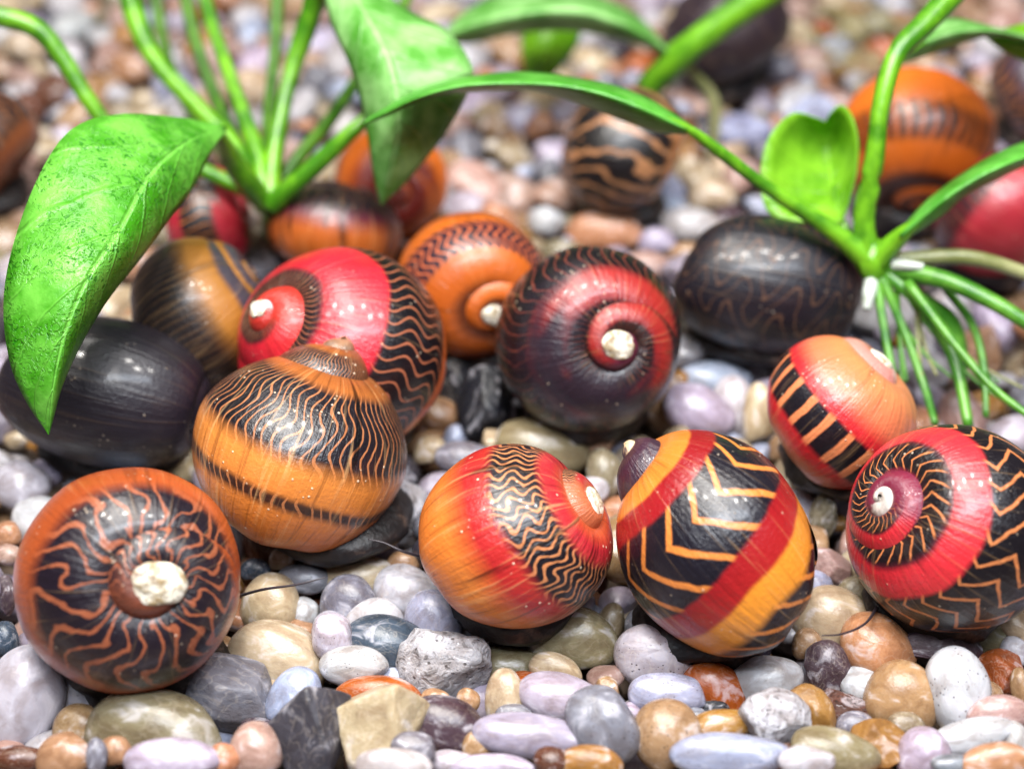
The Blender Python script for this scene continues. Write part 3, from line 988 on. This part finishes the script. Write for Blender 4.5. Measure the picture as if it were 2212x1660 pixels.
LM_BIG = leaf_material('leaf_mottled', (62, 146, 18), (120, 200, 74), pits=0.9)
LM_PALE = leaf_material('leaf_pale', (84, 156, 52), (158, 212, 130))
LM_STRAP = leaf_material('leaf_strap', (60, 140, 30), (104, 186, 70), vein=0.1)
LM_LIME = leaf_material('leaf_lime', (96, 158, 20), (136, 196, 44), vein=0.3)
STALK = stalk_material('petiole_green', (56, 112, 14), (104, 162, 28))
STALK_D = stalk_material('petiole_dark', (46, 86, 16), (76, 118, 30))
ROOT = stalk_material('root_green', (48, 106, 24), (96, 152, 52))
OLD = stalk_material('root_old', (112, 116, 66), (150, 150, 104))
ROOT_W = stalk_material('root_white', (140, 150, 130), (186, 192, 186))


def blade(name, left, mid, right, mat, parent, base, n=40, m=13, thick=0.016):
    A, B, C_ = [spline([px(*p) for p in e], n) for e in (left, mid, right)]
    V, UV = [], []
    for i in range(n):
        for j in range(m):
            t = j / (m - 1) * 2 - 1
            q = B[i] + (C_[i] - A[i]) / 2 * t + ((A[i] + C_[i]) / 2 - B[i]) * abs(t) ** 1.5
            V.append(q)
            UV.append(((t + 1) / 2, i / (n - 1)))
    V = np.array(V)
    amp = 0.025
    wv = wave_noise(V, 5 + len(name) + int(abs(left[1][0])), 5.0, 2)
    V = V - np.outer(wv * amp * np.sin(np.linspace(0, math.pi, n)).repeat(m), FWD)
    o = obj(name, mesh(name, V - base, grid_faces(n, m), UV), mat, parent)
    md = o.modifiers.new('thickness', 'SOLIDIFY')
    md.thickness, md.offset = thick * S, 0.0
    return o


def plant(label, base, group='young plants rooted in the gravel'):
    root = bpy.data.objects.new('aquatic_plant', None)
    col.objects.link(root)
    root.empty_display_size = 0.005
    root.location = (base * S).tolist()
    tag(root, label, 'plant', group)
    return root


# the plant with many stems
b1 = on_ground(580, 470, -0.1)
p1 = plant('many stemmed green plant with a big mottled leaf drooping over the black snail', b1)
strand('crown', [(578, 440, 17.0, 34), (576, 466, 17.1, 12), (580, 500, 17.8, 14), (582, 500, 18.9, 16)], STALK, p1, b1)
lf = blade('leaf', [(490, 273, 15.6), (380, 254, 15.0), (250, 248, 14.3), (150, 285, 13.9), (75, 400, 13.5), (25, 550, 13.2), (8, 660, 13.1), (22, 780, 13.1), (60, 870, 13.1), (105, 937, 13.15)],
           [(488, 277, 15.6), (400, 310, 14.6), (320, 385, 13.8), (255, 500, 13.3), (190, 600, 13.0), (140, 720, 12.9), (115, 840, 12.95), (105, 937, 13.15)],
           [(490, 281, 15.6), (455, 330, 15.0), (415, 410, 14.5), (360, 480, 14.1), (300, 560, 13.8), (230, 650, 13.6), (175, 740, 13.4), (135, 830, 13.3), (117, 890, 13.2), (105, 937, 13.15)], LM_BIG, p1, b1)
strand('petiole', [(578, 445, 17.0, 24), (535, 395, 16.6, 26), (495, 335, 16.2, 24), (470, 290, 15.6, 12), (430, 296, 15.0, 5)], STALK, lf, b1)
lf = blade('leaf', [(690, -60, 16.6), (715, 50, 16.2), (755, 140, 16.0), (785, 240, 16.0), (800, 330, 16.1), (812, 400, 16.2), (825, 440, 16.3)],
           [(730, -60, 16.4), (800, 50, 15.8), (850, 160, 15.5), (860, 270, 15.6), (845, 360, 15.9), (825, 440, 16.3)],
           [(770, -60, 16.7), (880, 22, 16.4), (960, 62, 16.1), (1010, 125, 15.8), (1018, 180, 15.8), (960, 290, 16.0), (880, 390, 16.2), (825, 440, 16.3)], LM_PALE, p1, b1)
strand('petiole', [(582, 450, 17.0, 26), (592, 330, 17.2, 21), (620, 190, 17.4, 18), (655, 80, 17.4, 22), (690, -20, 17.2, 26), (720, -60, 16.6, 18)], STALK, lf, b1)
for pts, mt in (
        ([(575, 450, 17.0, 26), (560, 350, 17.2, 22), (520, 230, 17.6, 16), (460, 60, 18.2, 15), (430, -60, 18.6, 15)], STALK),
        ([(578, 420, 17.2, 16), (580, 250, 18.0, 13), (595, 100, 18.5, 14), (600, -60, 18.9, 15)], STALK_D),
        ([(570, 420, 17.1, 18), (505, 300, 17.6, 15), (465, 210, 18.0, 14), (420, 80, 18.4, 15), (390, -60, 18.8, 15)], STALK_D),
        ([(572, 430, 17.1, 20), (500, 310, 17.4, 20), (420, 225, 17.6, 20), (335, 130, 17.8, 20), (290, 30, 18.0, 24), (270, -60, 18.2, 24)], STALK),
        ([(585, 445, 16.9, 24), (640, 395, 16.7, 21), (700, 340, 16.6, 20), (770, 275, 16.5, 16), (850, 205, 16.6, 13)], STALK),
        ([(582, 430, 17.2, 16), (645, 340, 17.5, 16), (705, 270, 17.8, 15), (760, 190, 18.2, 14), (850, 60, 18.8, 13), (900, -60, 19.2, 13)], STALK_D),
        ([(560, 425, 17.1, 16), (400, 350, 16.9, 16), (255, 290, 16.8, 16), (190, 215, 16.7, 18), (130, 120, 16.6, 20), (65, 55, 16.5, 22), (-80, 22, 16.4, 24)], STALK),
        ([(560, 410, 17.4, 10), (450, 300, 18.6, 10), (385, 190, 19.4, 12), (350, 80, 19.9, 13), (330, -60, 20.2, 14)], STALK_D)):
    strand('petiole', pts, mt, p1, b1, 32, 10)

# the plant held up by its roots
b2 = on_ground(1900, 900, -0.1)
p2 = plant('green plant with one long arching leaf, standing on bare green roots above the small snail', b2)
strand('crown', [(1878, 520, 15.6, 26), (1882, 560, 15.6, 36), (1886, 590, 15.6, 28), (1888, 615, 15.6, 12)], STALK, p2, b2)
lf = blade('leaf', [(1490, 270, 15.0), (1400, 213, 15.3), (1300, 178, 15.5), (1150, 157, 15.6), (1020, 164, 15.6), (900, 195, 15.5), (830, 235, 15.3), (785, 264, 15.2)],
           [(1485, 279, 14.9), (1390, 234, 14.75), (1270, 194, 14.7), (1150, 180, 14.7), (1010, 184, 14.75), (900, 211, 14.85), (835, 242, 15.0), (785, 266, 15.2)],
           [(1480, 290, 15.0), (1400, 280, 15.2), (1260, 226, 15.3), (1150, 196, 15.35), (1000, 200, 15.3), (900, 223, 15.25), (840, 249, 15.2), (785, 268, 15.2)], LM_STRAP, p2, b2)
strand('petiole', [(1880, 565, 15.6, 30), (1800, 500, 15.5, 22), (1650, 400, 15.3, 16), (1560, 332, 15.1, 15), (1490, 281, 14.95, 11), (1400, 240, 14.8, 4)], STALK, lf, b2)
strand('petiole', [(1878, 560, 15.6, 28), (1866, 470, 15.5, 25), (1888, 350, 15.3, 22), (1903, 230, 15.2, 21), (1935, 120, 15.2, 23), (2000, 50, 15.3, 26), (2090, -50, 15.5, 32)], STALK, p2, b2)
lf = blade('leaf', [(1940, 505, 15.3), (1995, 440, 15.3), (2060, 388, 15.3), (2140, 338, 15.3), (2230, 300, 15.4), (2320, 276, 15.6)],
           [(1945, 510, 15.2), (2010, 452, 15.0), (2070, 408, 14.9), (2145, 366, 14.8), (2230, 332, 14.9), (2320, 306, 15.2)],
           [(1952, 518, 15.3), (2030, 468, 15.2), (2082, 424, 15.2), (2150, 388, 15.2), (2230, 352, 15.3), (2320, 326, 15.5)], LM_STRAP, p2, b2)
strand('petiole', [(1886, 570, 15.6, 30), (1930, 525, 15.4, 22), (1970, 488, 15.2, 14), (2040, 432, 15.0, 5)], STALK, lf, b2)
lf = blade('leaf', [(1812, 482, 15.8), (1720, 478, 15.9), (1658, 455, 16.0), (1644, 380, 16.0), (1660, 300, 16.0), (1712, 246, 16.0), (1772, 258, 16.1)],
           [(1815, 480, 15.8), (1806, 440, 16.0), (1797, 390, 16.3), (1790, 340, 16.5), (1785, 300, 16.5), (1782, 262, 16.2)],
           [(1820, 480, 15.8), (1838, 420, 15.8), (1852, 360, 15.8), (1854, 300, 15.8), (1838, 246, 15.9), (1814, 228, 16.0), (1790, 250, 16.1)], LM_LIME, p2, b2)
strand('petiole', [(1870, 560, 15.7, 18), (1838, 520, 15.8, 14), (1815, 470, 15.9, 9), (1800, 400, 16.15, 4)], STALK, lf, b2)
lf = blade('leaf', [(1936, 128, 16.2), (1985, 66, 16.6), (2060, 40, 16.8), (2150, 60, 16.8), (2230, 78, 16.8), (2320, 84, 16.8)],
           [(1938, 132, 16.2), (1995, 92, 16.3), (2070, 68, 16.3), (2150, 68, 16.4), (2230, 84, 16.6), (2320, 90, 16.8)],
           [(1940, 140, 16.2), (2000, 120, 16.5), (2085, 92, 16.6), (2150, 78, 16.7), (2230, 92, 16.8), (2320, 96, 16.8)], LM_PALE, p2, b2)
strand('petiole', [(1895, 300, 15.4, 14), (1910, 200, 15.8, 12), (1938, 132, 16.2, 9), (2000, 92, 16.3, 4)], STALK, lf, b2)
blade('leaf', [(2125, 74, 16.9), (2212, 52, 17.1), (2330, 36, 17.3)], [(2128, 78, 16.9), (2212, 90, 16.8), (2330, 100, 17.0)],
      [(2130, 84, 16.9), (2190, 122, 17.0), (2330, 176, 17.2)], LM_LIME, p2, b2)
for pts, mt in (
        ([(1884, 600, 15.6, 16), (1877, 635, 15.5, 15), (1872, 668, 15.45, 9)], ROOT_W),
        ([(1930, 572, 15.5, 14), (1965, 574, 15.4, 12), (1995, 576, 15.35, 8)], ROOT_W),
        ([(1892, 600, 15.6, 12), (1908, 700, 15.5, 9), (1925, 790, 15.4, 9), (1940, 850, 15.3, 7)], ROOT),
        ([(1905, 600, 15.6, 12), (1955, 720, 15.5, 9), (1995, 830, 15.3, 9), (2020, 915, 15.0, 8)], ROOT),
        ([(1915, 590, 15.6, 16), (2000, 670, 15.4, 14), (2062, 780, 15.2, 13), (2092, 920, 14.9, 12)], ROOT),
        ([(1920, 580, 15.6, 20), (2040, 605, 15.3, 20), (2140, 650, 15.1, 18), (2215, 695, 15.0, 16), (2320, 760, 14.9, 12)], ROOT),
        ([(1960, 610, 15.4, 12), (2060, 740, 15.0, 10), (2140, 832, 14.7, 9), (2215, 892, 14.5, 9), (2300, 950, 14.2, 8)], ROOT),
        ([(1925, 560, 15.6, 16), (2080, 555, 15.5, 17), (2200, 585, 15.5, 15), (2320, 640, 15.5, 12)], OLD),
        ([(2040, 620, 15.5, 9), (2100, 700, 15.5, 9), (2125, 790, 15.4, 8), (2130, 900, 15.2, 7)], ROOT),
        ([(1990, 640, 15.6, 14), (2050, 700, 15.7, 24), (2070, 780, 15.7, 22), (2075, 850, 15.5, 8)], ROOT)):
    strand('root', pts, mt, p2, b2, 28, 8)
for i in range(9):                                    # finer roots between them
    x0, y0 = random.uniform(1900, 1990), random.uniform(590, 640)
    dx, dy = random.uniform(10, 260), random.uniform(170, 280)
    strand('root', [(x0, y0, 15.55, 6), (x0 + dx * 0.25, y0 + dy * 0.4, 15.6, 5), (x0 + dx * 0.6, y0 + dy * 0.75, 15.5, 4), (x0 + dx, y0 + dy, 15.3, 3)],
           ROOT if i % 3 else OLD, p2, b2, 20, 6)

# the plant behind
b3 = on_ground(1400, 195, -0.1)
p3 = plant('green plant with a broad pale leaf and thick oblique stem, behind the arching leaf', b3)
lf = blade('leaf', [(950, 82, 19.2), (1010, 22, 19.6), (1100, -14, 19.8), (1250, -16, 19.8), (1330, 8, 19.8), (1390, 46, 19.7), (1445, 110, 19.4)],
           [(950, 84, 19.2), (1020, 52, 19.0), (1110, 30, 18.8), (1240, 22, 18.8), (1320, 40, 18.9), (1385, 70, 19.1), (1445, 112, 19.4)],
           [(950, 86, 19.2), (1010, 94, 19.4), (1100, 76, 19.4), (1200, 66, 19.4), (1300, 76, 19.4), (1380, 96, 19.4), (1445, 114, 19.4)], LM_PALE, p3, b3)
strand('petiole', [(1398, 190, 19.9, 30), (1430, 160, 19.7, 32), (1480, 110, 19.4, 34), (1560, 48, 19.2, 34), (1660, -20, 19.0, 36), (1720, -60, 19.0, 36)], STALK, p3, b3)
strand('petiole', [(1398, 186, 19.9, 22), (1392, 196, 20.6, 14), (1395, 200, 23.0, 14)], STALK_D, p3, b3)
strand('petiole', [(1450, 120, 19.5, 9), (1500, 160, 19.8, 11), (1540, 215, 20.0, 14), (1545, 280, 20.2, 12), (1535, 340, 20.4, 8)], OLD, p3, b3)
blade('leaf', [(1132, 50, 21.0), (1126, 110, 21.0), (1136, 165, 21.2)], [(1190, 40, 20.8), (1180, 110, 20.8), (1165, 172, 21.2)],
      [(1262, 50, 21.1), (1240, 110, 21.1), (1190, 172, 21.2)], LM_LIME, p3, b3)

# thread algae
am = Mat('thread_algae')
am.set(Base_Color=lin((150, 142, 92)), Roughness=0.6)
AV, AF, off = [], [], 0
for i in range(26):
    x, y = random.uniform(1720, 1900), random.uniform(10, 150)
    pts = []
    a = random.uniform(-0.5, 0.5)
    for kx in range(5):
        p = on_ground(x, y, random.uniform(0.1, 0.45))
        pts.append(np.append(p, 0.014))
        x += random.uniform(10, 45) * math.cos(a)
        y += random.uniform(-14, 26)
        a += random.uniform(-0.6, 0.6)
    V, f = tube(pts, 20, 5)
    AV.append(V)
    AF += [tuple(q + off for q in ff) for ff in f]
    off += len(V)
al = obj('algae', mesh('algae', np.vstack(AV), AF), am.m)
tag(al, 'wispy olive thread algae tangled over the gravel', 'algae', kind='stuff')
